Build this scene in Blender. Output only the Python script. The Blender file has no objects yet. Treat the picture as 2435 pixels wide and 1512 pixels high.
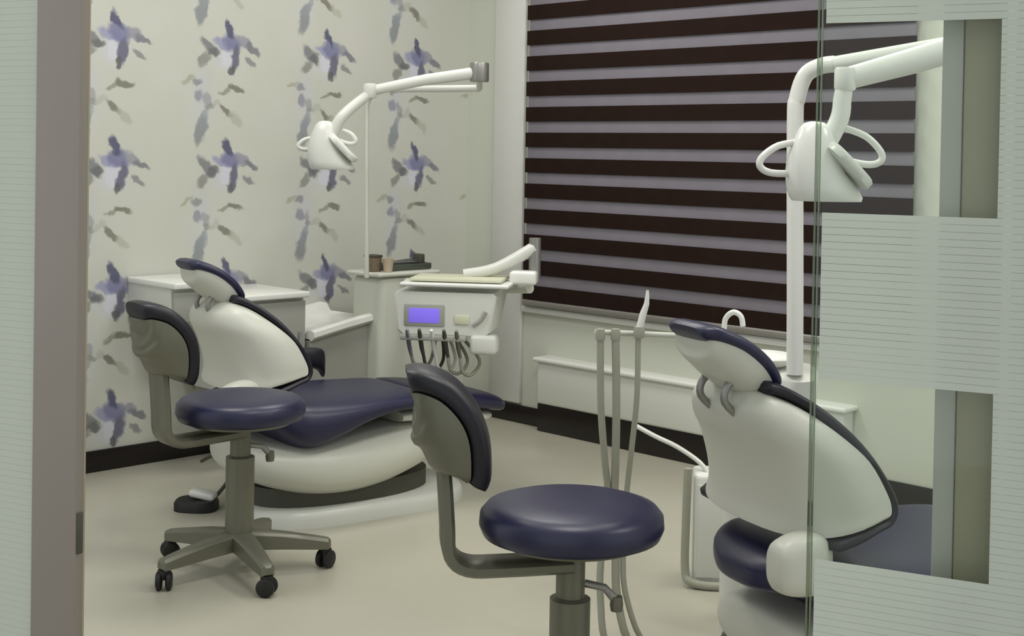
import bpy, bmesh, math
from mathutils import Vector, Matrix
S = bpy.context.scene
COL = S.collection

# ------------------------------------------------------------------ camera
cam_d = bpy.data.cameras.new('camera')
cam = bpy.data.objects.new('camera', cam_d); COL.objects.link(cam)
S.camera = cam
cam_d.sensor_width = 36.0
cam_d.lens = 3200.0 / 2435.0 * 36.0
cam_d.shift_y = -335.0 / 2435.0
cam_d.clip_start = 0.05
_p = math.radians(1.0); _t = math.radians(1.0); _s = math.sqrt(.5)
_f = Vector((-_s*math.cos(_p), _s*math.cos(_p), -math.sin(_p)))
_r = Vector((_s, _s, 0)); _u = _r.cross(_f)
_R = _r*math.cos(_t) + _u*math.sin(_t); _U = -_r*math.sin(_t) + _u*math.cos(_t)
_m = Matrix((_R, _U, -_f)).transposed().to_4x4()
_m.translation = Vector((4.765, -4.453, 1.25))
cam.matrix_world = _m

# ------------------------------------------------------------------ world
W = bpy.data.worlds.new('world'); S.world = W; W.use_nodes = True
bg = W.node_tree.nodes['Background']
bg.inputs[0].default_value = (0.93, 0.97, 1.0, 1)
bg.inputs[1].default_value = 0.92
vs = S.view_settings
vs.view_transform = 'Standard'; vs.look = 'None'; vs.gamma = 1.0; vs.use_curve_mapping = False
vs.exposure = 0.0
PANEL_WATTS = 13.0      # each ceiling panel of the surgery

# ------------------------------------------------------------------ materials
def lin(c):
    return tuple((v/255/12.92 if v/255 <= .04045 else ((v/255+.055)/1.055)**2.4) for v in c) + (1,)
MATS = {}
def mat(name, c, rough=.5, metal=0, spec=.5, var=0.0, vs=20, coat=0):
    m = bpy.data.materials.new(name); m.use_nodes = True
    nt = m.node_tree; b = nt.nodes['Principled BSDF']
    col = lin(c)
    b.inputs['Roughness'].default_value = rough
    b.inputs['Metallic'].default_value = metal
    b.inputs['Specular IOR Level'].default_value = spec
    b.inputs['Coat Weight'].default_value = coat
    if var:
        tc = nt.nodes.new('ShaderNodeTexCoord')
        nz = nt.nodes.new('ShaderNodeTexNoise'); nz.inputs['Scale'].default_value = vs; nz.inputs['Detail'].default_value = 4
        mx = nt.nodes.new('ShaderNodeMix'); mx.data_type = 'RGBA'
        mx.inputs[6].default_value = tuple(v*(1-var) for v in col[:3]) + (1,)
        mx.inputs[7].default_value = tuple(min(1, v*(1+var)) for v in col[:3]) + (1,)
        nt.links.new(tc.outputs['Object'], nz.inputs['Vector'])
        nt.links.new(nz.outputs['Fac'], mx.inputs[0]); nt.links.new(mx.outputs[2], b.inputs['Base Color'])
    else:
        b.inputs['Base Color'].default_value = col
    MATS[name] = m
    return m
mat('wall_cream', (198,200,187), .55, var=.03, vs=3)
mat('trim_white', (205,205,200), .45, var=.02, vs=4)
mat('ceiling_white', (225,225,220), .8, var=.02)
mat('baseboard_black', (22,14,12), .35, var=.3, vs=12)
mat('shell', (203,203,191), .38, var=.025, vs=6)
mat('plastic_white', (212,213,205), .3, var=.02, vs=8)
mat('plastic_bright', (228,228,222), .25, var=.02, vs=8)
mat('navy', (34,34,64), .38, var=.12, vs=40)
mat('navy_dark', (17,16,28), .45, var=.15, vs=40)
mat('olive_metal', (112,111,97), .4, metal=.35, var=.06, vs=15)
mat('grey_metal', (150,148,144), .35, metal=.6, var=.05, vs=15)
mat('steel', (190,190,188), .25, metal=.9, var=.03)
mat('black_rubber', (18,16,15), .5, var=.2, vs=30)
mat('hose_grey', (158,157,142), .5, var=.05, vs=30)
mat('alu_warm', (144,135,126), .45, metal=.25, var=.04, vs=8)
mat('alu_olive', (166,157,134), .45, metal=.2, var=.04, vs=8)
mat('alu_side', (186,181,175), .45, metal=.25, var=.04, vs=8)
mat('cabinet_white', (200,200,192), .3, var=.02, vs=5)
mat('cabinet_grey', (158,158,150), .35, var=.03, vs=5)
mat('shade_dark', (70,70,60), .6, var=.1)
mat('brown', (112,98,78), .6, var=.15, vs=30)
mat('tan', (186,170,148), .6, var=.08, vs=30)
mat('tray_green', (84,90,80), .4, metal=.3, var=.15, vs=30)
mat('band_brown', (37,25,21), .9, spec=.1, var=.25, vs=14)
mat('rail_grey', (142,138,132), .4, metal=.4, var=.06)
mat('key_cream', (206,206,180), .4, var=.03)

def glass_mat(name, tint, fac_scale=1.0):
    m = bpy.data.materials.new(name); m.use_nodes = True
    nt = m.node_tree; nt.nodes.clear()
    out = nt.nodes.new('ShaderNodeOutputMaterial'); mix = nt.nodes.new('ShaderNodeMixShader')
    tr = nt.nodes.new('ShaderNodeBsdfTransparent'); gl = nt.nodes.new('ShaderNodeBsdfGlossy')
    fr = nt.nodes.new('ShaderNodeFresnel'); fr.inputs[0].default_value = 1.45
    mu = nt.nodes.new('ShaderNodeMath'); mu.operation = 'MULTIPLY'; mu.inputs[1].default_value = fac_scale
    tr.inputs[0].default_value = lin(tint); gl.inputs['Roughness'].default_value = .03
    nt.links.new(fr.outputs[0], mu.inputs[0]); nt.links.new(mu.outputs[0], mix.inputs[0])
    nt.links.new(tr.outputs[0], mix.inputs[1]); nt.links.new(gl.outputs[0], mix.inputs[2])
    nt.links.new(mix.outputs[0], out.inputs[0]); MATS[name] = m
glass_mat('glass', (247,251,248), .7)
glass_mat('glass_edge', (205,214,204), .6)

def film_mat(name, c, transl=.5, clear=.1, var=.03):
    m = bpy.data.materials.new(name); m.use_nodes = True
    nt = m.node_tree; nt.nodes.clear()
    out = nt.nodes.new('ShaderNodeOutputMaterial')
    df = nt.nodes.new('ShaderNodeBsdfDiffuse'); tl = nt.nodes.new('ShaderNodeBsdfTranslucent'); tp = nt.nodes.new('ShaderNodeBsdfTransparent')
    a = nt.nodes.new('ShaderNodeMixShader'); b = nt.nodes.new('ShaderNodeMixShader')
    tc = nt.nodes.new('ShaderNodeTexCoord'); nz = nt.nodes.new('ShaderNodeTexNoise'); nz.inputs['Scale'].default_value = 9
    mx = nt.nodes.new('ShaderNodeMix'); mx.data_type = 'RGBA'; col = lin(c)
    mx.inputs[6].default_value = tuple(v*(1-var) for v in col[:3]) + (1,); mx.inputs[7].default_value = tuple(min(1,v*(1+var)) for v in col[:3]) + (1,)
    nt.links.new(tc.outputs['Object'], nz.inputs['Vector']); nt.links.new(nz.outputs['Fac'], mx.inputs[0])
    nt.links.new(mx.outputs[2], df.inputs[0]); nt.links.new(mx.outputs[2], tl.inputs[0])
    a.inputs[0].default_value = transl; b.inputs[0].default_value = clear
    nt.links.new(df.outputs[0], a.inputs[1]); nt.links.new(tl.outputs[0], a.inputs[2])
    nt.links.new(a.outputs[0], b.inputs[1]); nt.links.new(tp.outputs[0], b.inputs[2])
    nt.links.new(b.outputs[0], out.inputs[0]); MATS[name] = m
film_mat('frost_film', (222,226,216), .42, .05)
film_mat('sheer_fabric', (158,152,160), .42, .03, .1)

def emit_mat(name, c, st):
    m = bpy.data.materials.new(name); m.use_nodes = True
    b = m.node_tree.nodes['Principled BSDF']
    b.inputs['Base Color'].default_value = lin(c); b.inputs['Emission Color'].default_value = lin(c)
    b.inputs['Emission Strength'].default_value = st; MATS[name] = m
emit_mat('display_violet', (118,100,214), .55)
emit_mat('lamp_diffuser', (255,252,240), 3.0)

def floor_mat():
    m = mat('floor_vinyl', (186,180,163), .3)
    nt = m.node_tree; b = nt.nodes['Principled BSDF']
    tc = nt.nodes.new('ShaderNodeTexCoord')
    n1 = nt.nodes.new('ShaderNodeTexNoise'); n1.inputs['Scale'].default_value = 2.2; n1.inputs['Detail'].default_value = 6
    n2 = nt.nodes.new('ShaderNodeTexNoise'); n2.inputs['Scale'].default_value = 25; n2.inputs['Detail'].default_value = 3
    ad = nt.nodes.new('ShaderNodeMath'); ad.operation = 'MULTIPLY_ADD'; ad.inputs[1].default_value = .25
    mx = nt.nodes.new('ShaderNodeMix'); mx.data_type = 'RGBA'
    mx.inputs[6].default_value = lin((170,167,150)); mx.inputs[7].default_value = lin((188,184,168))
    nt.links.new(tc.outputs['Object'], n1.inputs['Vector']); nt.links.new(tc.outputs['Object'], n2.inputs['Vector'])
    nt.links.new(n2.outputs['Fac'], ad.inputs[0]); nt.links.new(n1.outputs['Fac'], ad.inputs[2])
    nt.links.new(ad.outputs[0], mx.inputs[0]); nt.links.new(mx.outputs[2], b.inputs['Base Color'])
floor_mat()

def wallpaper_mat():
    """Printed wallpaper: a drop of blue flowers, grey leaves and stems repeated every 0.51 x 0.49 m."""
    m = mat('wallpaper', (205,206,186), .6)
    nt = m.node_tree; b = nt.nodes['Principled BSDF']; N = nt.nodes; Lk = nt.links
    tc = N.new('ShaderNodeTexCoord'); sp = N.new('ShaderNodeSeparateXYZ'); Lk.new(tc.outputs['Object'], sp.inputs[0])
    # a little waviness so that petals are not perfect ovals
    nz = N.new('ShaderNodeTexNoise'); nz.inputs['Scale'].default_value = 22; nz.inputs['Detail'].default_value = 3
    Lk.new(tc.outputs['Object'], nz.inputs['Vector'])
    sc = N.new('ShaderNodeSeparateColor'); Lk.new(nz.outputs['Color'], sc.inputs[0])
    def math_(op, a, bb=None, c=None):
        n = N.new('ShaderNodeMath'); n.operation = op
        for i, v in enumerate((a, bb, c)):
            if v is None: continue
            if isinstance(v, (int, float)): n.inputs[i].default_value = v
            else: Lk.new(v, n.inputs[i])
        return n.outputs[0]
    Y = math_('MULTIPLY_ADD', math_('SUBTRACT', sc.outputs[0], .5), .05, sp.outputs[1])
    Z = math_('MULTIPLY_ADD', math_('SUBTRACT', sc.outputs[1], .5), .05, sp.outputs[2])
    n2 = N.new('ShaderNodeTexNoise'); n2.inputs['Scale'].default_value = 5; n2.inputs['Detail'].default_value = 5
    Lk.new(tc.outputs['Object'], n2.inputs['Vector'])
    mx = N.new('ShaderNodeMix'); mx.data_type = 'RGBA'
    mx.inputs[6].default_value = lin((193,194,180)); mx.inputs[7].default_value = lin((201,200,193))
    Lk.new(n2.outputs['Fac'], mx.inputs[0]); cur = mx.outputs[2]
    TY, TZ = .51, .49; Y0, Z0 = -1.845, 1.672
    KX, KZ = 1/520., 1/608.
    # dx, dz (right, down, in 1/520 and 1/608 m), radii, turn in degrees, colour, softness
    E = [(-75,170,36,75,0,(196,199,197),.45), (-70,100,30,60,10,(190,192,196),.45), (-18,30,44,42,0,(197,199,204),.5),
         (-77,212,15,44,-12,(126,131,134),.7), (-68,182,10,30,-20,(146,152,158),.6),
         (-84,92,13,10,0,(138,138,142),.7), (-82,128,12,18,0,(140,140,156),.7), (-62,134,10,17,20,(150,150,152),.6), (-58,152,12,8,0,(134,136,130),.6),
         (-108,88,20,6,25,(166,165,146),.7),
         (-60,4,30,15,-42,(118,119,123),.75), (-46,16,16,13,0,(106,107,108),.7), (-70,38,12,23,-42,(132,132,126),.7),
         (-16,28,13,27,0,(206,206,218),.6),
         (-22,-6,27,14,-18,(148,149,178),.75), (0,-12,28,22,-25,(122,122,156),.8), (-9,-42,9,28,20,(88,89,114),.85), (30,-14,24,13,-30,(142,142,156),.7),
         (52,2,23,9,-28,(124,124,130),.8), (7,30,12,36,-8,(106,105,124),.85), (-2,58,8,14,0,(96,96,98),.8), (44,38,19,8,-32,(134,134,134),.75),
         (-14,111,20,6,24,(146,146,130),.75), (12,106,22,8,-14,(122,122,108),.8),
         (-14,164,22,9,-36,(124,123,112),.8), (12,184,22,11,-40,(172,173,156),.6), (-40,146,14,9,30,(178,178,168),.6)]
    for dx, dz, rx, rz, rot, c, soft in E:
        cy = Y0 + dx*KX; cz = Z0 - dz*KZ
        y = math_('WRAP', math_('SUBTRACT', Y, cy), TY/2, -TY/2); z = math_('WRAP', math_('SUBTRACT', Z, cz), TZ/2, -TZ/2)
        a = math.radians(rot); ca, sa = math.cos(a), math.sin(a); RX, RZ = rx*KX, rz*KZ
        p = math_('ADD', math_('MULTIPLY', y, ca/RX), math_('MULTIPLY', z, sa/RX))
        q = math_('ADD', math_('MULTIPLY', y, -sa/RZ), math_('MULTIPLY', z, ca/RZ))
        d = math_('ADD', math_('MULTIPLY', p, p), math_('MULTIPLY', q, q))
        mr = N.new('ShaderNodeMapRange'); mr.interpolation_type = 'SMOOTHSTEP'
        mr.inputs['From Min'].default_value = 1.35; mr.inputs['From Max'].default_value = .35 if soft > .5 else -.2
        mr.inputs['To Min'].default_value = 0; mr.inputs['To Max'].default_value = min(1, soft + .12)
        Lk.new(d, mr.inputs['Value'])
        k = N.new('ShaderNodeMix'); k.data_type = 'RGBA'; Lk.new(mr.outputs[0], k.inputs[0]); Lk.new(cur, k.inputs[6]); k.inputs[7].default_value = lin(c)
        cur = k.outputs[2]
    Lk.new(cur, b.inputs['Base Color'])
wallpaper_mat()

# ------------------------------------------------------------------ mesh helpers
class B:
    def __init__(self): self.bm = bmesh.new()
    def box(self, c, s, bev=0, rot=None, seg=2):
        M = Matrix.Translation(Vector(c))
        if rot is not None: M = M @ rot
        g = bmesh.ops.create_cube(self.bm, size=1.0, matrix=M @ Matrix.Diagonal((s[0], s[1], s[2], 1)))
        if bev:
            ed = list({e for v in g['verts'] for e in v.link_edges})
            bmesh.ops.bevel(self.bm, geom=ed, offset=bev, segments=seg, profile=.5, affect='EDGES', clamp_overlap=True)
        return self
    def rings(self, secs, cap=True, closed=True):
        bm = self.bm; rr = [[bm.verts.new(p) for p in s] for s in secs]; n = len(secs[0])
        for a, b in zip(rr, rr[1:]):
            for i in range(n if closed else n-1):
                j = (i+1) % n
                try: bm.faces.new((a[i], a[j], b[j], b[i]))
                except ValueError: pass
        if cap:
            for r in (rr[0][::-1], rr[-1]):
                try: bm.faces.new(r)
                except ValueError: pass
        return self
    def tube(self, pts, r, seg=12, smooth=0, flat=1.0):
        P = [Vector(p) for p in pts]; Rr = list(r) if isinstance(r, (list, tuple)) else [r]*len(P)
        if smooth:
            Q = []; RQ = []
            for i in range(len(P)-1):
                p0 = P[max(i-1,0)]; p1 = P[i]; p2 = P[i+1]; p3 = P[min(i+2,len(P)-1)]
                for k in range(smooth):
                    t = k/smooth
                    Q.append(.5*((2*p1)+(p2-p0)*t+(2*p0-5*p1+4*p2-p3)*t*t+(3*p1-p0-3*p2+p3)*t**3)); RQ.append(Rr[i]*(1-t)+Rr[i+1]*t)
            Q.append(P[-1]); RQ.append(Rr[-1]); P, Rr = Q, RQ
        secs = []; up = None
        for i, p in enumerate(P):
            d = (P[min(i+1,len(P)-1)]-P[max(i-1,0)]).normalized()
            if up is None: up = Vector((0,0,1)) if abs(d.z) < .9 else Vector((1,0,0))
            x = d.cross(up)
            if x.length < 1e-5: x = d.cross(Vector((0,1,0)))
            x.normalize(); y = x.cross(d).normalized(); up = y
            secs.append([p + x*math.cos(2*math.pi*k/seg)*Rr[i] + y*math.sin(2*math.pi*k/seg)*Rr[i]*flat for k in range(seg)])
        return self.rings(secs)
    def lathe(self, prof, c=(0,0,0), seg=32, M=None):
        c = Vector(c); secs = []
        for r, z in prof:
            ring = [Vector((r*math.cos(2*math.pi*k/seg), r*math.sin(2*math.pi*k/seg), z)) for k in range(seg)]
            secs.append([(M @ p if M else p) + c for p in ring])
        return self.rings(secs)
    def torus(self, M, R, r, seg=20, rs=8, a0=0, a1=2*math.pi, ky=1.0):
        full = abs(a1-a0-2*math.pi) < 1e-6; n = seg if full else seg+1
        pts = [M @ Vector((R*math.cos(a0+(a1-a0)*i/seg), R*ky*math.sin(a0+(a1-a0)*i/seg), 0)) for i in range(n)]
        if full: pts.append(pts[0])
        return self.tube(pts, r, rs)
    def build(self, name, m, parent=None, loc=(0,0,0), sub=None, sharp=40):
        if sub is not None:
            bmesh.ops.translate(self.bm, verts=self.bm.verts, vec=-Vector(sub))
        bmesh.ops.recalc_face_normals(self.bm, faces=self.bm.faces)
        me = bpy.data.meshes.new(name); self.bm.to_mesh(me); self.bm.free()
        me.materials.append(MATS[m])
        for p in me.polygons: p.use_smooth = True
        me.set_sharp_from_angle(angle=math.radians(sharp))
        o = bpy.data.objects.new(name, me); COL.objects.link(o); o.location = loc
        if parent: o.parent = parent
        return o
def sub(p, r): return tuple(a-b for a, b in zip(p, r))
def tag(o, label, cat, group=None):
    o['label'] = label; o['category'] = cat
    if group: o['group'] = group
    return o
def struct(o, label=None):
    o['kind'] = 'structure'
    if label: o['label'] = label
    return o
def empty(name, loc=(0,0,0), rz=0):
    o = bpy.data.objects.new(name, None); COL.objects.link(o); o.location = loc; o.rotation_euler = (0,0,rz); o.empty_display_size = .1
    return o
def link_copy(o, parent, loc=None, name=None):
    c = o.copy(); COL.objects.link(c); c.parent = parent
    if loc is not None: c.location = loc
    return c
def cr(vals, k=5):
    """Catmull-Rom resampling of tuples."""
    out = []
    for i in range(len(vals)-1):
        p0 = vals[max(i-1,0)]; p1 = vals[i]; p2 = vals[i+1]; p3 = vals[min(i+2,len(vals)-1)]
        for j in range(k):
            t = j/k
            out.append(tuple(.5*((2*b)+(c-a)*t+(2*a-5*b+4*c-d)*t*t+(3*b-a-3*c+d)*t**3) for a,b,c,d in zip(p0,p1,p2,p3)))
    out.append(tuple(vals[-1])); return out
def spow(v, e): return math.copysign(abs(v)**e, v)

# ------------------------------------------------------------------ the room
struct(B().box((3.0,-3.0,-.05), (9,9,.1)).build('floor', 'floor_vinyl'), 'pale cream glossy vinyl floor of the dental surgery')
struct(B().box((-.05,-1.9,1.35), (.1,3.8,2.7)).build('wall_left', 'wallpaper'), 'cream wall papered with blue flowers and grey leaves')
wb = B()
HX0, HX1, HZ0, HZ1 = .52, 2.30, .62, 2.30
wb.box(((-.1+HX0)/2,.075,1.35), (HX0+.1,.15,2.7)).box(((HX1+6)/2,.075,1.35), (6-HX1,.15,2.7))
wb.box(((HX0+HX1)/2,.075,HZ0/2), (HX1-HX0,.15,HZ0)).box(((HX0+HX1)/2,.075,(HZ1+2.7)/2), (HX1-HX0,.15,2.7-HZ1))
struct(wb.build('wall_back', 'wall_cream'), 'cream painted wall with the window')
struct(B().box((2.6,-1.55,2.75), (5.4,3.3,.1)).build('ceiling', 'ceiling_white'), 'white ceiling of the surgery')
struct(B().box((.006,-1.9,.04), (.012,3.8,.085), .003).build('baseboard_left', 'baseboard_black'), 'black baseboard under the wallpaper')
struct(B().box((3.0,-.006,.04), (6.0,.012,.085), .003).build('baseboard_back', 'baseboard_black'), 'black baseboard along the window wall')
struct(B().box((.305,-.012,1.35+.043), (.2,.024,2.6), .006).build('trim_1', 'trim_white'), 'flat white wall strip beside the window')
# window behind the blind
w = empty('window_1', (0,0,0)); struct(w, 'white framed window behind the brown blind')
fb = B()
for x in (HX0+.025, (HX0+HX1)/2, HX1-.025): fb.box((x,.09,(HZ0+HZ1)/2), (.05,.05,HZ1-HZ0), .004)
for z in (HZ0+.025, HZ1-.025): fb.box(((HX0+HX1)/2,.09,z), (HX1-HX0,.05,.05), .004)
fb.build('window_frame', 'trim_white', w)
for a, b_ in ((HX0+.05,(HX0+HX1)/2-.025), ((HX0+HX1)/2+.025,HX1-.05)):
    B().box(((a+b_)/2,.09,(HZ0+HZ1)/2), (b_-a,.006,HZ1-HZ0-.1)).build('pane', 'glass', w)
B().box(((HX0+HX1)/2,-.012,HZ0-.085), (2.0,.03,.03), .006).build('window_sill', 'trim_white', w)
# low glossy ledge under the window
lg = empty('trim_2', (1.33,0,0)); struct(lg, 'low glossy white ledge under the window with black plinth')
B().box((1.355,-.04,.225), (1.57,.08,.20), .012, seg=3).build('ledge_body', 'plastic_white', lg, sub=(1.33,0,0))
B().box((1.355,-.045,.325), (1.60,.1,.02), .008, seg=3).build('ledge_top', 'plastic_bright', lg, sub=(1.33,0,0))
B().box((1.355,-.036,.063), (1.57,.07,.125), .004).build('plinth', 'baseboard_black', lg, sub=(1.33,0,0))

# ------------------------------------------------------------------ banded window blind
bl = empty('window_blind', (1.41,-.03,.55))
tag(bl, 'wide brown banded window blind with sheer grey stripes', 'blind')
BW = 1.945; PIT = .1163; SH = .05
dk = sr = None
nb = 15
for k in range(nb):
    zt = .5835 + PIT*k + .066           # top of a dark band
    if k == 0:
        dk = B().box((0,0,0), (BW,.004,.066), .0012, seg=1).build('dark_band', 'band_brown', bl, (0,-.012,zt-.033-.55))
        sr = B().box((0,0,0), (BW-.016,.0015,SH+.012)).build('sheer_band', 'sheer_fabric', bl, (0,-.004,zt+SH/2-.55))
    else:
        link_copy(dk, bl, (0,-.012,zt-.033-.55)); link_copy(sr, bl, (0,-.004,zt+SH/2-.55))
B().box((0,-.006,.018), (BW,.022,.03), .008, seg=3).build('bottom_rail', 'rail_grey', bl)
B().box((0,-.012,1.83), (BW+.02,.07,.08), .01, seg=3).build('head_cassette', 'band_brown', bl)

# ------------------------------------------------------------------ ceiling lights (above the frame)
def panel(x, y, rz, watts, label, z=2.69):
    p = empty('ceiling_light', (x,y,z), rz); tag(p, label, 'ceiling light', 'square ceiling panels out of view')
    fr = B()
    for sx, sy, ax, ay in ((0,.29,.6,.02),(0,-.29,.6,.02),(.29,0,.02,.6),(-.29,0,.02,.6)): fr.box((sx,sy,0), (ax,ay,.03), .003)
    fr.build('frame', 'trim_white', p)
    B().box((0,0,.004), (.57,.57,.008)).build('diffuser', 'lamp_diffuser', p)
    ld = bpy.data.lights.new('panel_light', 'AREA'); ld.shape = 'SQUARE'; ld.size = .56; ld.energy = watts; ld.color = (1,.99,.975)
    lo = bpy.data.objects.new('panel_light', ld); COL.objects.link(lo); lo.parent = p; lo.location = (0,0,-.02)
for i, (x, y) in enumerate(((1.1,-.9),(1.1,-2.3),(2.8,-.9),(2.8,-2.3),(4.4,-1.2))):
    panel(x, y, 0, PANEL_WATTS, ['square ceiling light panel over the far chair','square ceiling light panel nearest the papered wall','square ceiling light panel before the window','square ceiling light panel over the front stool','square ceiling light panel at the right end'][i])

# ------------------------------------------------------------------ wall cabinets along the papered wall
def cabinet(name, y0, y1, d, h, hb, label, cat='cabinet', doors=2):
    r = empty(name, (d/2, (y0+y1)/2, 0)); tag(r, label, cat); L = y1-y0
    B().box((-.01,0,(h-.02+hb)/2), (d-.02,L,h-.02-hb), .006).build('body', 'cabinet_white', r)
    B().box((.012,0,h-.012), (d+.01,L+.01,.024), .006, seg=3).build('worktop', 'plastic_bright', r)
    w_ = L/doors
    for i in range(doors):
        dd = B().box((0,0,0), (.016,w_-.008,h-hb-.05), .004).build('door', 'cabinet_grey', r, (d/2-.008,-L/2+w_*(i+.5),(h+hb)/2-.012))
        B().box((.014,w_/2-.035,0), (.012,.01,min(.09,(h-hb)*.4)), .003).build('handle', 'steel', dd)
    return r
cabinet('wall_cabinet', -1.80, -1.555, .34, .745, .58, 'white wall hung cabinet behind the far chair headrest', doors=1)
cabinet('side_cabinet', -1.55, -1.22, .38, .685, .3, 'white side cabinet with its shaded front coloured grey between far chair and flowered wall', doors=1)  # front is white but in shade; the shade is put in as grey doors
# wash basin with a rising rim
wbs = empty('wash_basin', (.2,-1.04,0)); tag(wbs, 'grey fronted wash basin with thick white rim beside flowered wall', 'basin')
L0, L1 = -.17, .17
B().rings([[Vector((x,y,z)) for x, z in ((-.198,0),(.19,0),(.19,zt-.03),(-.198,zt-.03))] for y, zt in ((L0,.52),(L1,.575))]).build('front', 'cabinet_grey', wbs, sharp=20)
def rim(y, zt): return [Vector((x,y,z)) for x, z in ((-.198,zt-.03),(.205,zt-.035),(.222,zt-.02),(.22,zt),(.2,zt+.006),(.17,zt+.002),(.15,zt-.02),(-.12,zt-.02),(-.15,zt+.01),(-.198,zt+.012))]
B().rings([rim(L0,.52), rim(0,.55), rim(L1,.575)]).build('rim', 'plastic_bright', wbs, sharp=50)

# instrument column with a tray on top, behind the far chair
tw = empty('instrument_column', (.37,-.76,0)); tag(tw, 'cream instrument column against flowered wall carrying small tray', 'cabinet')
B().box((0,0,.365), (.2,.3,.73), .03, seg=4).build('body', 'wall_cream', tw)
B().box((.0,0,.738), (.22,.34,.018), .008, seg=3).build('top', 'shell', tw)
tr = empty('instrument_tray', (.37,-.74,.748)); tag(tr, 'dark green metal instrument tray on the cream column', 'tray')
tb = B().box((0,.03,.005), (.12,.22,.01), .003)
for sx, sy, ax, ay in ((.058,.03,.006,.22),(-.058,.03,.006,.22),(0,.138,.12,.006),(0,-.078,.12,.006)): tb.box((sx,sy,.015), (ax,ay,.022), .002)
tb.build('tray_body', 'tray_green', tr)
for i in range(3):
    B().tube([(.02-.02*i,-.04,.03),(.02-.02*i,.12,.03+.006*i)], [.004,.003], 8).build('instrument', 'steel', tr)
B().box((0,.12,.04), (.05,.03,.045), .006).build('clip', 'shade_dark', tr)
bx = empty('small_box', (.38,-.882,.748)); tag(bx, 'small brown box at the end of the instrument tray', 'box')
B().box((0,0,.03), (.06,.05,.06), .004).build('carton', 'brown', bx); B().box((0,0,.064), (.064,.054,.01), .003).build('lid', 'shade_dark', bx)
cpb = B().lathe([(.0,0),(.018,0),(.024,.055),(.02,.055),(.016,.004),(0,.004)], seg=20)
cp = cpb.build('paper_cup', 'tan', None, (.44,-.85,.748)); tag(cp, 'small tan cup beside the brown box on the column', 'cup')

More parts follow.
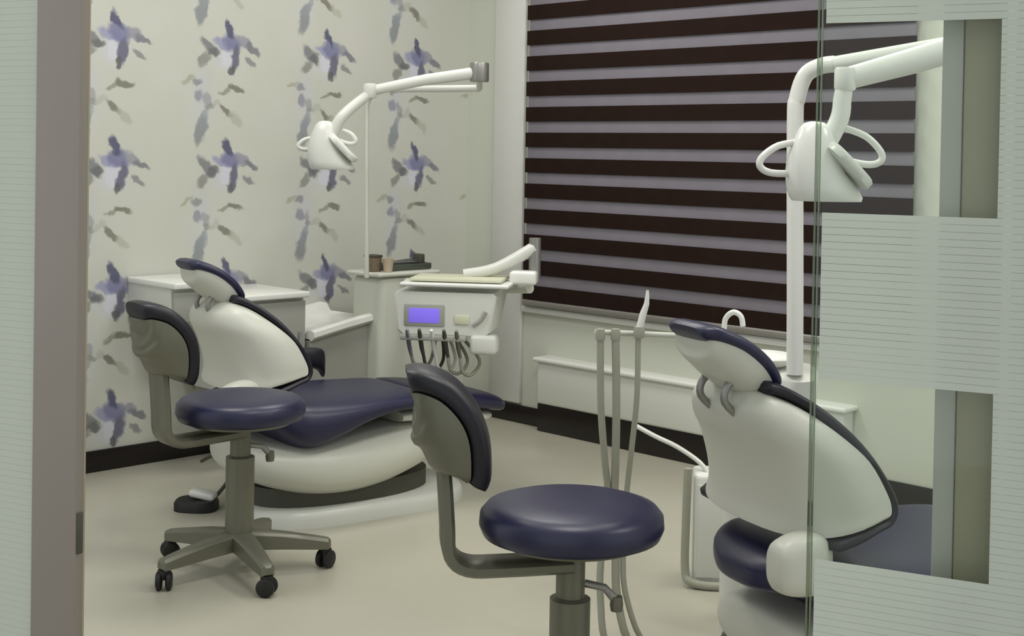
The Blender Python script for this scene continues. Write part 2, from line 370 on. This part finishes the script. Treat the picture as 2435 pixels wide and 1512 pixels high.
# ------------------------------------------------------------------ dental chairs
def dental_chair(loc, rz, label, bulge=1.0, du=0.0, dz=0.0, arm=False):
    c = empty('dental_chair', loc, rz); tag(c, label, 'dental chair')
    def hsec(z, uf, hw, b, dz=0, e=2.8, n=26):
        pts = [Vector((hw*(1-2*i/6), uf, z)) for i in range(1,6)]
        for i in range(n+1):
            t = math.pi*i/n; k = abs(math.sin(t))**(2/e)
            pts.append(Vector((-hw*spow(math.cos(t), 2/e), uf-b*k, z+dz*k)))
        return pts
    st = cr([(.766,.03,.12,.03,0),(.755,.05,.15,.06,0),(.732,.083,.18,.105,0),(.692,.132,.213,.145,0),(.645,.178,.238,.16,-.002),(.585,.208,.256,.163,-.008),(.553,.216,.262,.162,-.03),(.536,.207,.262,.16,-.055),(.53,.18,.24,.12,-.04)], 4)
    st = [st[0]] + st
    secs = [hsec(z, u, hw, b*bulge, dz) for z, u, hw, b, dz in st]
    secs[0] = [p*1 for p in secs[0]]
    cz = sum((p for p in secs[0]), Vector())/len(secs[0]); secs[0] = [cz+(p-cz)*.6+Vector((0,0,.006)) for p in secs[0]]
    up = (0,du,dz)
    sh = B().rings(secs).build('backrest_shell', 'shell', c, up, sharp=60)
    def pad(stn, t, name, m, e=3.2, n=28, k=4, par=c, ends=True):
        P = cr(stn, k); secs = []
        for i, (u, z, hw) in enumerate(P):
            a = P[max(i-1,0)]; b = P[min(i+1,len(P)-1)]; d = Vector((0,b[0]-a[0],b[1]-a[1])).normalized()
            nr = Vector((0,-d.z,d.y))
            f = 1.0
            if ends and i in (0, len(P)-1): f = .45
            secs.append([Vector((hw*(.94 if f<1 else 1)*spow(math.cos(2*math.pi*q/n),2/e),u,z)) + nr*(t*.5*f*spow(math.sin(2*math.pi*q/n),2/e)) for q in range(n)])
        return B().rings(secs).build(name, m, par, up, sharp=60)
    pad([(.016,.781,.12),(.040,.777,.147),(.088,.748,.183),(.139,.703,.217),(.184,.648,.241),(.218,.587,.26),(.227,.553,.266),(.216,.528,.268),(.185,.516,.268),(.14,.498,.266),(.09,.478,.25)], .032, 'backrest_cushion', 'navy_dark')
    # headrest
    hr = cr([(-.098,.882,.06),(-.08,.88,.083),(-.03,.858,.1),(.015,.824,.104),(.046,.788,.095),(.052,.772,.08)], 4)
    secs = []
    for i, (u, z, hw) in enumerate(hr):
        a = hr[max(i-1,0)]; b = hr[min(i+1,len(hr)-1)]; d = Vector((0,b[0]-a[0],b[1]-a[1])).normalized(); nr = Vector((0,d.z,-d.y))
        bb = .066*max(.12, math.sin(math.pi*(i+.6)/(len(hr)+.6)))**.6
        row = [Vector((hw*.96*(1-2*q/6),u,z)) for q in range(1,6)]
        for q in range(21):
            t = math.pi*q/20; row.append(Vector((-hw*.96*spow(math.cos(t),.85),u,z)) + nr*bb*abs(math.sin(t))**.85)
        secs.append(row)
    B().rings(secs).build('headrest_shell', 'shell', c, up, sharp=60)
    pad([(-.108,.885,.064),(-.086,.892,.087),(-.028,.87,.104),(.022,.834,.108),(.056,.793,.099),(.06,.77,.08)], .036, 'headrest_cushion', 'navy')
    for x_ in (-.045,.045): B().tube([(x_,.0,.80),(x_,-.035,.778),(x_,-.04,.745),(x_,.0,.71)], .0085, 10, 4).build('neck_bracket', 'grey_metal', c, up)
    # seat
    def ring(u, top, bot, hw, e=3.0, n=32):
        zc = (top+bot)/2; hz = (top-bot)/2
        return [Vector((hw*spow(math.cos(2*math.pi*q/n),2/e), u, zc+hz*spow(math.sin(2*math.pi*q/n),2/e))) for q in range(n)]
    sst = cr([(.02,.39,.365,.04),(.03,.405,.352,.08),(.07,.43,.346,.15),(.15,.44,.325,.225),(.23,.437,.265,.272),(.30,.432,.25,.283),(.4,.425,.282,.28),(.48,.42,.316,.272),(.6,.414,.345,.255),(.74,.408,.348,.235),(.76,.39,.36,.2)], 4)
    B().rings([ring(*s) for s in sst]).build('seat_cushion', 'navy', c, sharp=60)
    lst = cr([(.765,.39,.36,.2),(.78,.408,.342,.225),(.9,.398,.328,.215),(1.02,.378,.308,.195),(1.11,.352,.29,.165),(1.13,.33,.298,.13)], 4)
    B().rings([ring(*s) for s in lst]).build('leg_rest', 'navy', c, sharp=60)
    lsh = cr([(.66,.345,.30,.19),(.76,.345,.295,.2),(.9,.332,.28,.19),(1.02,.31,.262,.17),(1.08,.296,.265,.13)], 3)
    B().rings([ring(*s) for s in lsh]).build('leg_rest_shell', 'shell', c, sharp=60)
    # hip covers beside the back
    for sgn in (1,):
        cov = cr([(-.02,.47,.42,.02),(-.01,.49,.395,.034),(.03,.505,.382,.04),(.08,.505,.382,.04),(.11,.48,.40,.02)], 3)
        B().rings([[p+Vector((sgn*.195,0,0)) for p in ring(*s)] for s in cov]).build('hip_cover', 'shell', c, sharp=60)
    # arm rest on the far side
    if arm:
        B().tube([(-.3,.40,.34),(-.315,.41,.44),(-.31,.46,.47)], .014, 10, 3).build('armrest_post', 'grey_metal', c)
        ast = cr([(.37,.500,.478,.02),(.39,.514,.46,.032),(.48,.517,.455,.035),(.58,.512,.43,.034),(.605,.50,.40,.022)], 3)
        B().rings([[p+Vector((-.305,0,0)) for p in ring(*q_)] for q_ in ast]).build('armrest_pad', 'navy_dark', c, sharp=60)
    # pedestal
    hst = cr([(.09,.27,.19,.12),(.11,.285,.16,.19),(.18,.29,.125,.235),(.3,.29,.09,.268),(.43,.29,.078,.275),(.58,.295,.092,.262),(.72,.30,.13,.235),(.85,.29,.18,.18),(.88,.27,.21,.12)], 4)
    B().rings([ring(*s, e=2.6) for s in hst]).build('pedestal_cover', 'shell', c, sharp=60)
    B().rings([[Vector((.2*k*spow(math.cos(2*math.pi*q/40),.8), .5+.34*k*spow(math.sin(2*math.pi*q/40),.8), z)) for q in range(40)] for z, k in ((.05,1),(.12,1))]).build('pedestal_core', 'shade_dark', c)  # dark colour paints the shadow groove between cover and floor plate
    n = 48; base = []
    for z, k in ((0,1.0),(.03,1.0),(.048,.98),(.056,.94),(.062,.7),(.062,.4)):
        base.append([Vector((.245*k*spow(math.cos(2*math.pi*q/n),.75), .55+.43*k*spow(math.sin(2*math.pi*q/n),.62), z)) for q in range(n)])
    B().rings(base).build('floor_plate', 'plastic_white', c, sharp=50)
    return c
dental_chair((.915,-2.03,0), math.radians(-9), 'reclined dental chair with cream shell and navy cushions beside flowered wall', 1.25, .035, -.022, True)
dental_chair((3.097,-2.129,0), math.radians(-20), 'large reclined dental chair with cream shell and blue seat behind glass door')

# ------------------------------------------------------------------ stools
def stool(loc, rz, label, base_rot, lift=0.0):
    s = empty('dental_stool', loc, rz); tag(s, label, 'stool', 'round dental stools with backrests')
    B().lathe([(0,.452),(.16,.45),(.182,.456),(.19,.475),(.188,.498),(.176,.512),(.15,.52),(.08,.523),(0,.524)], seg=48).build('seat', 'navy', s, (0,0,lift), sharp=70)
    B().lathe([(0,.43),(.06,.43),(.15,.442),(.158,.453),(0,.453)], seg=40).build('seat_plate', 'olive_metal', s, (0,0,lift))
    B().lathe([(0,.075),(.05,.075),(.05,.11),(.042,.115),(.042,.34),(.03,.345),(.03,.45),(0,.45)], seg=24).build('column', 'olive_metal', s)
    lv = B().tube([(.0,.03,.37),(.006,.07,.362),(.01,.095,.335)], [.008,.008,.010], 10).build('height_lever', 'grey_metal', s)
    B().lathe([(0,0),(.012,0),(.014,.012),(.012,.03),(0,.032)], (.01,.095,.315), 14).build('lever_knob', 'olive_metal', lv)
    for k in range(5):
        a = base_rot + k*2*math.pi/5; ca, sa = math.cos(a), math.sin(a)
        lg = B(); secs = []
        for r, w_, zt, zb in ((.02,.034,.122,.07),(.12,.028,.112,.066),(.22,.022,.096,.06),(.262,.019,.088,.058),(.27,.01,.082,.064)):
            secs.append([Vector((r*ca - y*sa, r*sa + y*ca, z)) for y, z in ((-w_,zb),(w_,zb),(w_,zt-.008),(w_*.6,zt),(-w_*.6,zt),(-w_,zt-.008))])
        leg = lg.rings(secs).build('base_arm', 'olive_metal', s, sharp=35)
        cw = B(); R = Matrix.Rotation(a+.9, 4, 'Z') @ Matrix.Rotation(math.pi/2, 4, 'X')
        for off in (-.014,.014):
            cw.lathe([(0,-.009),(.02,-.009),(.0265,-.005),(.0265,.005),(.02,.009),(0,.009)], Vector((.255*ca,.255*sa,.0265)) + R.to_3x3() @ Vector((0,0,off)), 20, R.to_3x3())
        cw.box((.255*ca,.255*sa,.045), (.03,.03,.03), .006).build('caster', 'black_rubber', leg)
    # backrest: curved post, shell and cushion (behind the seat, local -Y)
    P = [(-.0,.415),(-.14,.41),(-.215,.412),(-.250,.44),(-.256,.5),(-.262,.58),(-.27,.65)]
    Q = cr([(y,z) for y, z in P], 4); secs = []
    for i, (y, z) in enumerate(Q):
        a = Q[max(i-1,0)]; b = Q[min(i+1,len(Q)-1)]; d = Vector((0,b[0]-a[0],b[1]-a[1])).normalized(); nr = Vector((0,-d.z,d.y))
        w_ = .044; t = .014
        secs.append([Vector((x,y,z))+nr*h for x, h in ((-w_,-t*.5),(-w_*.8,-t),(w_*.8,-t),(w_,-t*.5),(w_,t*.5),(w_*.8,t),(-w_*.8,t),(-w_,t*.5))])
    B().rings(secs).build('back_post', 'olive_metal', s, sharp=50)
    def prof():
        return cr([(-.335,.772,.054),(-.316,.774,.074),(-.276,.759,.09),(-.240,.722,.098),(-.221,.676,.097),(-.216,.612,.084),(-.221,.594,.065)], 4)
    pr = prof(); secs = []; cs = []; n = 30
    for i, (y, z, hw) in enumerate(pr):
        a = pr[max(i-1,0)]; b = pr[min(i+1,len(pr)-1)]; d = Vector((0,b[0]-a[0],b[1]-a[1])).normalized(); nr = Vector((0,d.z,-d.y))
        if i in (0, len(pr)-1): kk = .3
        else: kk = 1
        f = i/(len(pr)-1)
        bb = (.03 + .075*math.sin(math.pi*min(1,f*1.02))**.7)*kk if f < .98 else .03
        row = [Vector((hw*.95*(1-2*q/6),y,z)) for q in range(1,6)]
        for q in range(21):
            t = math.pi*q/20; row.append(Vector((-hw*.95*spow(math.cos(t),.9),y,z)) + nr*bb*abs(math.sin(t))**.9)
        secs.append(row)
        th = .026*(.5 if kk < 1 else 1)
        cs.append([Vector((hw*spow(math.cos(2*math.pi*q/n),.65),y,z)) - nr*(.02+th*spow(math.sin(2*math.pi*q/n),.65)) for q in range(n)])
    B().rings(secs).build('back_shell', 'olive_metal', s, sharp=60)
    B().rings(cs).build('back_cushion', 'navy_dark', s, sharp=60)
    return s
stool((1.40,-2.205,0), math.radians(-4), 'whole round navy stool on five olive legs with black casters', math.radians(-88+4))
stool((2.917,-2.415,0), math.radians(-38), 'front round navy stool cut off at the lower frame edge', math.radians(-60), .018)

# ------------------------------------------------------------------ foot pedal
fp = empty('foot_pedal', (.725,-1.93,0), math.radians(40)); tag(fp, 'black and white foot pedal on floor beneath the far chair', 'foot pedal')
n = 28
B().rings([[Vector((.075*k*spow(math.cos(2*math.pi*q/n),.7), .06*k*spow(math.sin(2*math.pi*q/n),.7), z)) for q in range(n)] for z, k in ((0,1),(.025,1),(.035,.92),(.036,.3))]).build('pedal_base', 'black_rubber', fp)
B().box((.02,.01,.05), (.09,.06,.025), .01, Matrix.Rotation(.2,4,'Y'), 3).build('pedal_cap', 'plastic_bright', fp)
B().tube([(.05,.04,.03),(.09,.09,.10),(.02,.16,.15),(-.05,.2,.12)], .007, 8, 5).build('pedal_hose', 'shade_dark', fp)

# ------------------------------------------------------------------ operating lamps
def tubepart(name, pts, r, m, root, base, seg=14, smooth=0, flat=1.0):
    return B().tube(pts, r, seg, smooth, flat).build(name, m, root, sub=base, sharp=50)
def lamp_head(root, base, c, k, m, rz, hk=1.0):
    """Head: flared housing leaning to one side, slanted reflector plate, lens and two looped handles."""
    M = Matrix.Translation(Vector(c)) @ Matrix.Rotation(rz,4,'Z') @ Matrix.Scale(k,4)
    n = 32; secs = []
    for z, cx, rx, ry in ((.093,-.004,.010,.010),(.09,-.004,.022,.022),(.078,-.004,.034,.034),(.05,-.005,.046,.044),(.014,-.008,.055,.052),(-.023,.0,.066,.058),(-.056,.015,.078,.06),(-.076,.024,.08,.06),(-.084,.026,.076,.055),(-.08,.026,.068,.047),(-.07,.024,.02,.015)):
        secs.append([M @ Vector((cx+rx*spow(math.cos(2*math.pi*q/n),.85), ry*spow(math.sin(2*math.pi*q/n),.85), z)) for q in range(n)])
    h = B().rings(secs).build('lamp_head', m, root, sub=base, sharp=55)
    Mr = M @ Matrix.Translation((.066,-.012,-.004)) @ Matrix.Rotation(math.radians(46),4,'Y')
    rs = []
    for z, kx in ((-.012,.9),(-.008,1.0),(.008,1.0),(.012,.93)):
        rs.append([Mr @ Vector((.066*kx*spow(math.cos(2*math.pi*q/n),.55), .056*kx*spow(math.sin(2*math.pi*q/n),.55), z)) for q in range(n)])
    B().rings(rs).build('reflector', 'plastic_white', root, sub=base, sharp=55)
    for sgn, hx, hz, tw in ((-1,-.088,.006,-.25),(1,.104,.03,.45)):
        pts = [(-sgn*.062,0,.026),(-sgn*.01,-.01,.03),(sgn*.032,-.018,.014),(sgn*.042,-.02,-.004),(sgn*.026,-.018,-.022),(-sgn*.012,-.01,-.034),(-sgn*.05,0,-.036)]
        Mh = M @ Matrix.Translation((hx*(.6+.4*hk),0,hz)) @ Matrix.Rotation(tw,4,'Y') @ Matrix.Scale(hk,4)
        B().tube([Mh @ Vector(p) for p in pts], .008*k, 10, 4).build('handle', m, root, sub=base, sharp=60)
    return h

def lamp(label, pole, elbow1, joint, head, k, m, rz, pr, ar, hk=1.0, pm=None):
    base = pole[0]
    r = empty('operating_lamp', base); tag(r, label, 'lamp')
    tubepart('pole', pole, pr, pm or m, r, base, 16, 5)
    tubepart('upper_arm', elbow1, [ar*.75]*len(elbow1), m, r, base, 14)
    sp = tubepart('spring_arm', joint, [ar*1.1]+[ar]*(len(joint)-2)+[ar*.85], m, r, base, 14, 0, 1.15)
    B().lathe([(0,-.035),(.034,-.035),(.036,-.03),(.036,.03),(.034,.035),(0,.035)], joint[0], 20).build('elbow', 'grey_metal', r, sub=base)
    B().tube([joint[0], elbow1[-1]], .012, 12).build('elbow_pin', m, r, sub=base)
    j = Vector(joint[-1]); h = Vector(head)
    B().lathe([(0,-.026),(.021,-.026),(.024,-.02),(.024,.02),(.021,.026),(0,.026)], j, 20).build('joint', m, r, sub=base)
    top = h + Vector((.014*k,.014*k,.035*k))
    q = h + Vector((.036*k,.036*k,.10*k))
    B().tube([j-Vector((0,0,.01)), (j*.5+q*.5), q, top], [.019*k,.020*k,.021*k,.021*k], 12, 4).build('yoke', m, r, sub=base, sharp=60)
    lamp_head(r, base, head, k, m, rz, hk)
    return r
lamp('white operating lamp on tall pole in front of the brown blind',
     [(2.8505,-1.5012,0.6970), (2.8462,-1.5005,0.9018), (2.8356,-1.5005,1.3329), (2.8376,-1.4967,1.4030), (2.8562,-1.4908,1.4620), (2.8932,-1.4816,1.4850), (2.9302,-1.4726,1.4906)],
     [(2.9302,-1.4726,1.4906), (3.3303,-1.4958,1.5334)],
     [(3.3535,-1.5435,1.5260), (3.2535,-1.6731,1.4741), (3.1634,-1.8067,1.4290)], (3.1217,-1.8531,1.2404), 1.0, 'plastic_bright', math.radians(45), .0215, .026)
lamp('cream operating lamp hanging in front of the flowered wallpaper',
     [(0.5057,-1.0162,0.7377), (0.4990,-1.0162,1.0101), (0.4906,-1.0162,1.3506), (0.5007,-1.0177,1.4525), (0.5501,-0.9955,1.4950), (0.6072,-0.9665,1.5002)],
     [(0.6072,-0.9665,1.5002), (1.0634,-0.9348,1.4950)],
     [(1.1708,-1.0383,1.5466), (1.0671,-1.2136,1.5125), (0.9666,-1.3860,1.4670)], (0.8993,-1.5290,1.2641), .98, 'plastic_white', math.radians(45), .010, .018, .6, 'wall_cream')

# ------------------------------------------------------------------ delivery unit of the far chair
DB = (1.1162,-1.1149,0.6586)
du = empty('delivery_unit', DB, math.radians(45-8)); tag(du, 'white dental delivery unit with violet display between far chair and window', 'dental unit')
K = 4.95/3200
def P_(px, py, d=0): return Vector(((px-1070)*K, d, (745-py)*K))
# console: rounded body, sloped front
def con(y, s):
    return [Vector((x*s,y,z)) for x, z in ((-.195,.075),(-.185,.085),(.175,.085),(.188,.072),(.165,-.055),(.15,-.068),(-.165,-.068),(-.182,-.055))]
secs = [con(-.085,.94), con(-.08,.985), con(-.05,1.0), con(.16,1.0), con(.17,.97)]
body = B().rings(secs).build('console', 'plastic_white', du, sharp=30)
B().box((-.078,-.088,.0), (.115,.008,.055), .004).build('display', 'display_violet', body)
B().box((-.078,-.084,.0), (.15,.012,.08), .005).build('display_bezel', 'cabinet_grey', body)
B().box((.06,-.087,-.012), (.055,.008,.034), .004).build('key_pad', 'key_cream', body)
B().tube([(.10,-.09,-.03),(.13,-.09,-.01),(.148,-.09,.02)], .007, 8, 3).build('grab_handle', 'cabinet_grey', body)
# tray shelf on top
ty = B().box((.03,.03,.112), (.40,.26,.014), .006, seg=3).build('tray_shelf', 'plastic_bright', du)
B().box((.03,.03,.128), (.34,.2,.012), .004).build('tray_mat', 'key_cream', ty)
B().box((.265,.06,.135), (.10,.09,.05), .012, seg=3).build('arm_block', 'plastic_bright', du)
B().tube([(.04,.05,.14),(.16,.07,.165),(.30,.09,.245)], [.02,.022,.024], 14, 4).build('balance_arm', 'plastic_white', du, sharp=60)
B().tube([(.30,.09,.28),(.30,.09,.13)], .022, 14).build('arm_pivot', 'grey_metal', du)
B().tube([(.28,.12,.09),(.1,.28,.07),(-.1,.45,.055),(-.30,.63,.045)], [.02,.02,.02,.02], 12, 4).build('support_arm', 'plastic_white', du, sharp=60)
# instrument holders, handpieces and hoses
hold = B().box((-.04,-.10,-.078), (.24,.05,.018), .006, seg=2).build('holder_bar', 'cabinet_grey', du)
import random
random.seed(4)
for i in range(5):
    x = -.13 + i*.045
    hp = B().tube([(x,-.14,-.045),(x,-.118,-.075),(x,-.09,-.115),(x+.005,-.075,-.15)], [.006,.009,.0085,.006], 10, 2).build('handpiece', ['steel','shade_dark','plastic_bright','shade_dark','olive_metal'][i], du, sharp=60)
    B().tube([(x+.005,-.075,-.15),(x+.012,-.06,-.18-.006*i),(x+.04,-.03,-.205-.003*i),(x+.06,.02,-.17),(x*.5,.08,-.09)], .0065, 8, 5).build('hose', ['hose_grey','shade_dark','plastic_bright','hose_grey','hose_grey'][i], du, sharp=60)
B().box((.14,-.06,-.10), (.10,.08,.07), .016, seg=3).build('water_bottle_box', 'plastic_white', du)

# ------------------------------------------------------------------ spittoon unit behind the near chair
SB = (2.735,-1.44,0)
su = empty('spittoon_unit', SB, math.radians(30)); tag(su, 'white spittoon unit with gooseneck tap behind the near chair headrest', 'spittoon')
n = 32
def rr(z, a, b_, k=.5): return [Vector((a*spow(math.cos(2*math.pi*q/n),k), b_*spow(math.sin(2*math.pi*q/n),k), z)) for q in range(n)]
B().rings([rr(0,.12,.13), rr(.05,.12,.13), rr(.3,.115,.125), rr(.6,.12,.13), rr(.68,.125,.135), rr(.695,.11,.12)]).build('cabinet_body', 'plastic_white', su, sharp=50)
B().lathe([(0,.695),(.05,.695),(.085,.708),(.1,.722),(.104,.725),(.1,.727),(.08,.715),(.045,.702),(0,.70)], (-.03,0,0), 32).build('bowl', 'plastic_bright', su, sharp=60)
B().tube([(-.125,.01,.70),(-.125,.01,.79),(-.12,.01,.82),(-.1,.005,.836),(-.08,.0,.826),(-.074,-.002,.80)], .0075, 10, 4).build('gooseneck_tap', 'plastic_bright', su, sharp=60)
# assistant arm with suction hoses
HB = (2.6576,-1.6919,0.7893)
aa = empty('suction_arm', HB); tag(aa, 'white suction holder arm with three grey hoses hanging behind front stool', 'hose holder')
tubepart('arm_bar', [(2.6856,-1.6217,0.7799), (2.6270,-1.7224,0.7917), (2.5189,-1.9010,0.8034)], .007, 'wall_cream', aa, HB, 12)
for a_, r_, nm in ((((2.5286,-1.8912,0.8069), (2.5339,-1.8904,0.6221), (2.5375,-1.8761,0.4819), (2.5386,-1.8633,0.3836), (2.5441,-1.8897,0.2397), (2.5582,-1.9063,0.1400), (2.5869,-1.9087,0.0262), (2.5860,-1.7834,-0.0160)), .0092, 'hose_grey'),
                   (((2.5556,-1.8641,0.8075), (2.5617,-1.8626,0.6228), (2.5571,-1.8565,0.4824), (2.5515,-1.8504,0.3839), (2.5696,-1.8641,0.2403), (2.5881,-1.8764,0.1408), (2.6213,-1.8602,0.0267), (2.6052,-1.7217,-0.0152)), .0105, 'hose_grey'),
                   (((2.5961,-1.8236,0.8085), (2.5979,-1.8258,0.6449), (2.5857,-1.8271,0.5151), (2.5726,-1.8293,0.3845), (2.5831,-1.8506,0.2407), (2.6045,-1.8599,0.1412), (2.6409,-1.8263,0.0280), (2.6310,-1.6673,-0.0051)), .0075, 'hose_grey')):
    tubepart('suction_hose', list(a_), r_, nm, aa, HB, 10, 5)
B().lathe([(0,-.014),(.012,-.014),(.0135,0),(.011,.014),(0,.014)], (2.5288,-1.8912,0.7973), 14).build('holder', 'hose_grey', aa, sub=HB)
B().lathe([(0,-.014),(.012,-.014),(.0135,0),(.011,.014),(0,.014)], (2.5558,-1.8641,0.7980), 14).build('holder', 'hose_grey', aa, sub=HB)
B().lathe([(0,-.014),(.013,-.014),(.015,0),(.012,.014),(0,.014)], (2.5978,-1.8221,0.8043), 14).build('holder', 'hose_grey', aa, sub=HB)
tubepart('suction_tip', [(2.5976,-1.8221,0.8096), (2.6041,-1.8145,0.8523), (2.6095,-1.8085,0.8769), (2.6102,-1.8070,0.9109)], [.0095,.009,.007,.0035], 'plastic_bright', aa, HB, 10, 2)

# floor box of the near chair and its hoses
FB = (2.4101,-1.2940,0.0020)
fbx = empty('floor_box', (2.395,-1.24,0), math.radians(40)); tag(fbx, 'narrow upright white junction box on floor behind near chair', 'junction box')
B().box((0,0,.165), (.095,.13,.33), .016, seg=3).build('case', 'plastic_bright', fbx)
B().box((0,-.068,.165), (.075,.008,.27), .006).build('cover_plate', 'plastic_white', fbx)
B().tube([(-.065,-.06,.345),(-.068,-.06,.2),(-.068,-.06,.05),(-.05,-.075,.018),(.02,-.085,.012),(.10,-.06,.012)], .0125, 10, 5).build('supply_hose', 'hose_grey', fbx, sharp=60)
wc = B().tube([(2.1514,-1.2876,0.4280), (2.2270,-1.2832,0.4062), (2.3033,-1.2782,0.3877), (2.3832,-1.2699,0.3528), (2.4240,-1.2724,0.3173)], .007, 10, 4).build('white_hose', 'plastic_white', None, sharp=60)
tag(wc, 'thin white hose slanting across the black plinth to floor box', 'hose')
dh = B().tube([(2.6025,-1.3769,0.0100), (2.6666,-1.5050,0.0100), (2.7420,-1.6509,0.0100), (2.7908,-1.8069,0.0100)], .008, 8, 4).build('floor_hose', 'shade_dark', None, sharp=60)
tag(dh, 'thin dark hose lying on floor at the lower frame edge', 'hose')

# ------------------------------------------------------------------ glass partition with sliding door
PR = math.atan2(.326,.945); PO = (2.914,-3.571,0)
def pempty(name): return empty(name, PO, PR)
pf = pempty('partition_frame'); struct(pf, 'grey aluminium posts and rails of the glass partition')
B().box((.0415,.009,1.15), (.083,.018,2.3), .002).build('post', 'alu_warm', pf)
B().box((.074,.019,1.15), (.018,.004,2.3), .001).build('post_rebate', 'alu_olive', pf)
B().box((1.2915,.02,1.15), (.038,.036,2.3), .002).build('post', 'alu_olive', pf)
B().box((1.262,.018,1.15), (.021,.036,2.3), .002).build('post_rebate', 'alu_side', pf)
B().box((.65,.03,2.33), (3.4,.06,.06), .004).build('head_rail', 'alu_warm', pf)
B().box((.0835,.009,.70), (.004,.012,.06), .002).build('lock_plate', 'shade_dark', pf)
def film_strips(root, s0, s1, z0, z1, pit, gap, off, holes=()):
    meshes = {}
    z = z0
    while z < z1:
        segs = [(s0, s1)]
        zc = z + (pit-gap)/2
        for hs0, hs1, hz0, hz1 in holes:
            if hz0 < zc < hz1:
                ns = []
                for a, b_ in segs:
                    if hs0 > a: ns.append((a, hs0))
                    if hs1 < b_: ns.append((hs1, b_))
                segs = ns
        for a, b_ in segs:
            key = round(b_-a, 4)
            if key not in meshes:
                meshes[key] = B().box((0,0,0), (b_-a,.0006,pit-gap)).build('film_strip', 'frost_film', root, ((a+b_)/2,off,zc))
            else:
                link_copy(meshes[key], root, ((a+b_)/2,off,zc))
        z += pit
gl = pempty('window_2'); struct(gl, 'fixed glass pane with frosted stripes left of the warm grey post')
B().box((-.45,.012,1.15), (.9,.008,2.3)).build('pane', 'glass', gl)
film_strips(gl, -.9, -.001, .3, 1.95, .0095, .0003, .006)
B().box((-.45,.006,.15), (.899,.0006,.296)).build('film_panel', 'frost_film', gl); B().box((-.45,.006,2.125), (.899,.0006,.33)).build('film_panel', 'frost_film', gl)
gr = pempty('window_3'); struct(gr, 'fixed frosted glass pane right of the olive grey post')
B().box((1.77,.03,1.15), (.9,.008,2.3)).build('pane', 'glass', gr)
B().box((1.77,.036,1.15), (.9,.0006,2.3)).build('film_panel', 'frost_film', gr)
dr = pempty('door_1'); struct(dr, 'sliding glass door with striped frosted film and two clear squares')
B().box(((1.137+2.03)/2,-.04,1.13), (2.03-1.137,.009,2.22), .001, seg=1).build('glass_leaf', 'glass', dr)
B().box((1.135,-.04,1.13), (.004,.0092,2.22)).build('polished_edge', 'glass_edge', dr)
film_strips(dr, 1.142, 2.03, .46, 1.74, .0075, .0003, -.046, ((1.13,1.3135,1.192,1.390),(1.13,1.3135,.8325,1.0205)))
B().box((1.586,-.046,.24), (.888,.0006,.43)).build('film_panel', 'frost_film', dr); B().box((1.586,-.046,1.985), (.888,.0006,.48)).build('film_panel', 'frost_film', dr)
B().box((1.45,-.04,2.27), (1.7,.03,.05), .004).build('slide_rail', 'alu_warm', dr)
